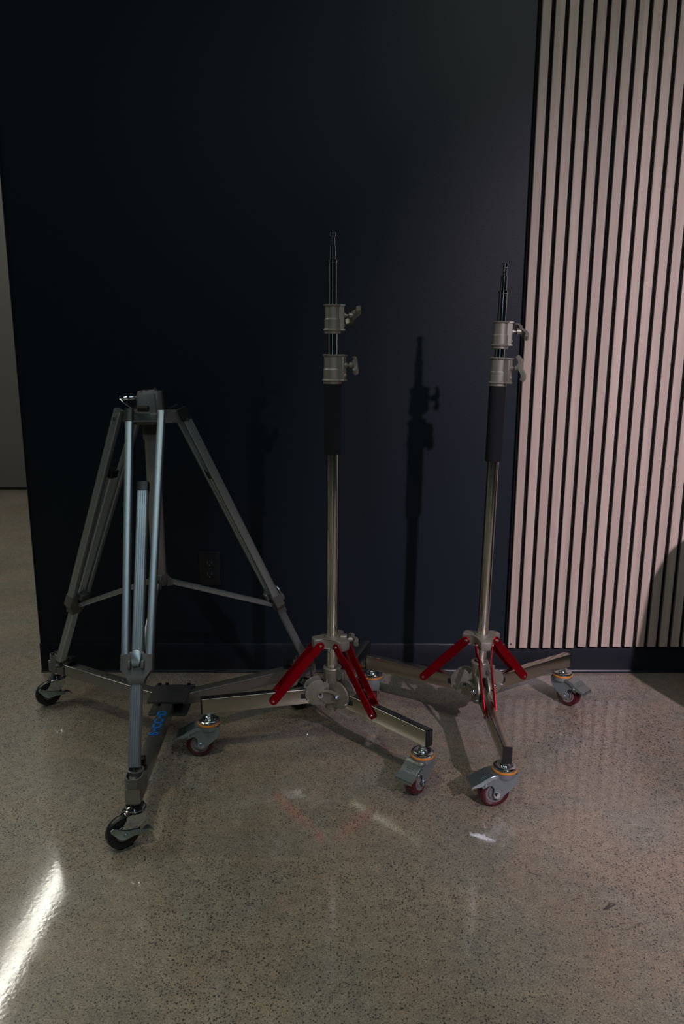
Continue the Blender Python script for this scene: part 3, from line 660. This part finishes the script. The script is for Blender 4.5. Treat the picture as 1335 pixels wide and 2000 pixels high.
def dolly_caster(parent, loc, az):
    if 'd' in _d: return dup(_d['d'], parent, loc, az)
    m = MB(); SW = Matrix(((1, 0, 0, 0), (0, 0, 1, 0), (0, 1, 0, 0), (0, 0, 0, 1)))
    side = [(-0.017, 0.080), (-0.017, 0.066), (-0.004, 0.050), (0.020, 0.031), (0.030, 0.028), (0.039, 0.033), (0.041, 0.043), (0.034, 0.060), (0.026, 0.072), (0.022, 0.080)]
    for y in (-0.0175, 0.0155): m.prism(side, y, y + 0.002, SW)
    m.prism([(-0.017, -0.0175), (0.012, -0.0175), (0.026, -0.013), (0.026, 0.013), (0.012, 0.0175), (-0.017, 0.0175)], 0.078, 0.081, bev=0.001)
    m.lathe([(0, 0.080), (0.0230, 0.080), (0.0245, 0.082), (0.0235, 0.0850), (0.0190, 0.0860), (0.0210, 0.0880), (0.0195, 0.0920), (0.0120, 0.0940), (0.010, 0.0925), (0.009, 0.110), (0, 0.110)], seg=36)
    f = m.build('caster', 'chrome', parent, smooth=40, loc=loc, rz=az)
    wm = Matrix.Translation((0.030, 0, 0.038)) @ Matrix.Rotation(PI / 2, 4, 'X')
    MB().lathe([(0.017, -0.0095), (0.031, -0.0105), (0.0355, -0.0085), (0.0375, -0.004), (0.038, 0), (0.0375, 0.004), (0.0355, 0.0085), (0.031, 0.0105), (0.017, 0.0095)], wm, 48).build('wheel', 'rubber', f)
    MB().lathe([(0, -0.012), (0.006, -0.012), (0.009, -0.0095), (0.0135, -0.0095), (0.0165, -0.0112), (0.0180, -0.0100), (0.0180, 0.0100), (0.0165, 0.0112), (0.0135, 0.0095), (0.009, 0.0095), (0.006, 0.012), (0, 0.012)], wm, 36).build('wheel_hub', 'hubgrey', f)
    m = MB()
    # brake lever plate on the viewer's side with a curled tab
    lp = [(0.061, 0.056), (0.062, 0.062), (0.056, 0.065), (0.046, 0.060), (0.034, 0.051), (0.024, 0.048), (0.008, 0.046), (-0.006, 0.041), (-0.014, 0.038), (-0.014, 0.030), (-0.004, 0.030), (0.012, 0.033), (0.024, 0.031), (0.034, 0.029), (0.042, 0.033), (0.052, 0.045)]
    m.prism(lp, 0.0185, 0.0205, SW, bev=0.0004)
    m.strip([(-0.010, 0.019, 0.0385), (-0.017, 0.016, 0.0380), (-0.024, 0.012, 0.035), (-0.030, 0.008, 0.030), (-0.0335, 0.007, 0.0240)], (0, 1, 0.15), [0.010, 0.018, 0.022, 0.022, 0.020], 0.0022)
    for s_ in (-1, 1): m.cyl((0.030, s_ * 0.0175, 0.040), (0.030, s_ * 0.0245, 0.040), 0.0048, 0.0040, 14)
    m.build('brake_lever', 'zinc', f, smooth=30)
    _d['d'] = f
    return f
for k, (px, py) in enumerate(discs):
    e = Vector((px - DX, py - DY, 0)); Le = e.length; a = math.atan2(e.y, e.x)
    m = MB().bar((0.030, 0, 0.1205), (Le + 0.018, 0, 0.1205), rrect(0.031, 0.0335, 0.0022), (0, 1, 0))
    arm = m.build('arm', 'dolly', D, smooth=40, rz=a)
    # corner bracket: sleeve with chamfered shoulders
    m = MB()
    m.bar((Le - 0.052, 0, 0.121), (Le - 0.006, 0, 0.121), rrect(0.0345, 0.038, 0.003), (0, 1, 0))
    m.bar((Le - 0.010, 0, 0.121), (Le + 0.013, 0, 0.121), rrect(0.0345, 0.038, 0.006, 1), (0, 1, 0), 0.92)
    m.box((Le - 0.030, 0, 0.146), (0.030, 0.026, 0.016), bev=0.004)
    m.build('corner_bracket', 'castgrey', arm, smooth=35)
    m = MB()
    m.lathe([(0.011, 0.150), (0.0165, 0.150), (0.0175, 0.162), (0.0145, 0.163), (0.0120, 0.156), (0.011, 0.150)], Matrix.Translation((Le - 0.022, 0, 0)), 24)
    hexp = [(-0.024, -0.0185), (0.000, -0.0185), (0.014, -0.0105), (0.014, 0.0105), (0.000, 0.0185), (-0.024, 0.0185)]
    lo = [m.bm.verts.new((Le + 0.004 + x * 0.86, y * 0.86, 0.101)) for x, y in hexp]; md = [m.bm.verts.new((Le + 0.004 + x, y, 0.116)) for x, y in hexp]
    hi = [m.bm.verts.new((Le + 0.001 + x, y, 0.158)) for x, y in hexp]; hi2 = [m.bm.verts.new((Le + 0.001 + x * 0.84, y * 0.84, 0.158)) for x, y in hexp]
    dn = [m.bm.verts.new((Le + 0.001 + x * 0.82, y * 0.82, 0.140)) for x, y in hexp]
    for r0, r1 in ((lo, md), (md, hi), (hi, hi2), (hi2, dn)):
        for i in range(6): m.bm.faces.new((r0[i], r0[(i + 1) % 6], r1[(i + 1) % 6], r1[i]))
    m.bm.faces.new(lo[::-1]); m.bm.faces.new(dn)
    m.build('foot_cup', 'castgrey', arm, smooth=25)
    m = MB(); c = Vector((Le - 0.068, 0.0, 0.138))
    m.cyl(c, c + Vector((0, 0, 0.005)), 0.013, 0.012, 20); m.cyl(c, c + Vector((0, 0, 0.016)), 0.0045, seg=12)
    pr = []
    for i in range(40):
        q = 2 * PI * i / 40; r_ = 0.0115 + 0.0025 * math.cos(5 * q); pr.append((c.x + r_ * math.cos(q), c.y + r_ * math.sin(q)))
    m.prism(pr, c.z + 0.014, c.z + 0.024, bev=0.001)
    m.build('clamp_knob', 'black', arm, smooth=35)
    e2 = e.normalized() * Le
    dolly_caster(D, (e2.x, e2.y, 0), math.radians(215))
    if k == 1:
        cu = bpy.data.curves.new('lettering', 'FONT'); cu.body = 'SeCCeD'; cu.size = 0.040; cu.extrude = 0.0003; cu.space_character = 1.05; cu.offset = 0.0016
        cu.align_x = 'CENTER'; cu.align_y = 'CENTER'
        to = bpy.data.objects.new('tmp_text', cu); COL.objects.link(to)
        bpy.context.view_layer.update()
        me = bpy.data.meshes.new_from_object(to.evaluated_get(bpy.context.evaluated_depsgraph_get()))
        bpy.data.objects.remove(to)
        me.materials.clear(); me.materials.append(MAT['bluepaint'])
        lt = bpy.data.objects.new('lettering', me); COL.objects.link(lt); lt.parent = arm
        lt.location = (0.155, -0.001, 0.1378); lt.rotation_euler = (0, 0, PI)
        lt.scale = (0.85, 0.78, 1)
        lt['label'] = 'blue printed lettering'

# ---------------------------------------------------------------- rolling rack foot at the left edge, far away
t = thing('rolling_rack', 'white rolling rack foot with a small wheel by the far grey wall', 'rack', (-2.66, 5.45, 0))
MB().cyl((0.105, 0, 0.075), (-0.9, 0, 0.075), 0.017, seg=20, bev=0.003).build('base_bar', 'whitepaint', t)
for x in (0.045, -0.84):
    m = MB().cyl((x, 0, 0.036), (x + 0.0001, 0, 0.064), 0.016, 0.012, 16)
    m.build('caster_fork', 'whitepaint', t)
    MB().cyl((x - 0.011, 0, 0.027), (x + 0.011, 0, 0.027), 0.027, seg=28, bev=0.004).build('wheel', 'hubgrey', t)
MB().cyl((-0.4, 0, 0.09), (-0.4, 0, 1.5), 0.014, seg=20).build('upright', 'whitepaint', t)

# ---------------------------------------------------------------- unseen chair added just right of the frame, stands in for unknown shadow caster
t = thing('shadow_caster_chair', 'unseen round grey chair added outside the right edge to cast the round shadow', 'chair', (1.47, 1.72, 0), 0)
MB().lathe([(0, 0), (0.20, 0), (0.20, 0.012), (0.03, 0.03), (0.03, 0.10), (0, 0.10)], seg=32).build('base', 'darkcast', t)
MB().lathe([(0, 0.09), (0.27, 0.10), (0.33, 0.17), (0.345, 0.28), (0.335, 0.40), (0, 0.42)], seg=48).build('seat', 'fabric', t)
m = MB(); rows = []
for i in range(33):
    a = math.radians(60 + 240 * i / 32); topz = 0.60 + 0.14 * max(0, math.cos(math.radians(60 + 240 * i / 32 - 180)))
    c_, s_ = math.cos(a), math.sin(a)
    sec = [(0.30, 0.36), (0.345, 0.34), (0.36, 0.45), (0.335, topz - 0.05), (0.31, topz), (0.27, topz - 0.01), (0.265, topz - 0.06), (0.28, 0.42)]
    rows.append([m.bm.verts.new((r_ * c_, r_ * s_, z_)) for r_, z_ in sec])
for r0, r1 in zip(rows, rows[1:]):
    for i in range(8): m.bm.faces.new((r0[i], r0[(i + 1) % 8], r1[(i + 1) % 8], r1[i]))
m.bm.faces.new(rows[0]); m.bm.faces.new(rows[-1][::-1])
m.build('backrest', 'fabric', t, smooth=60)
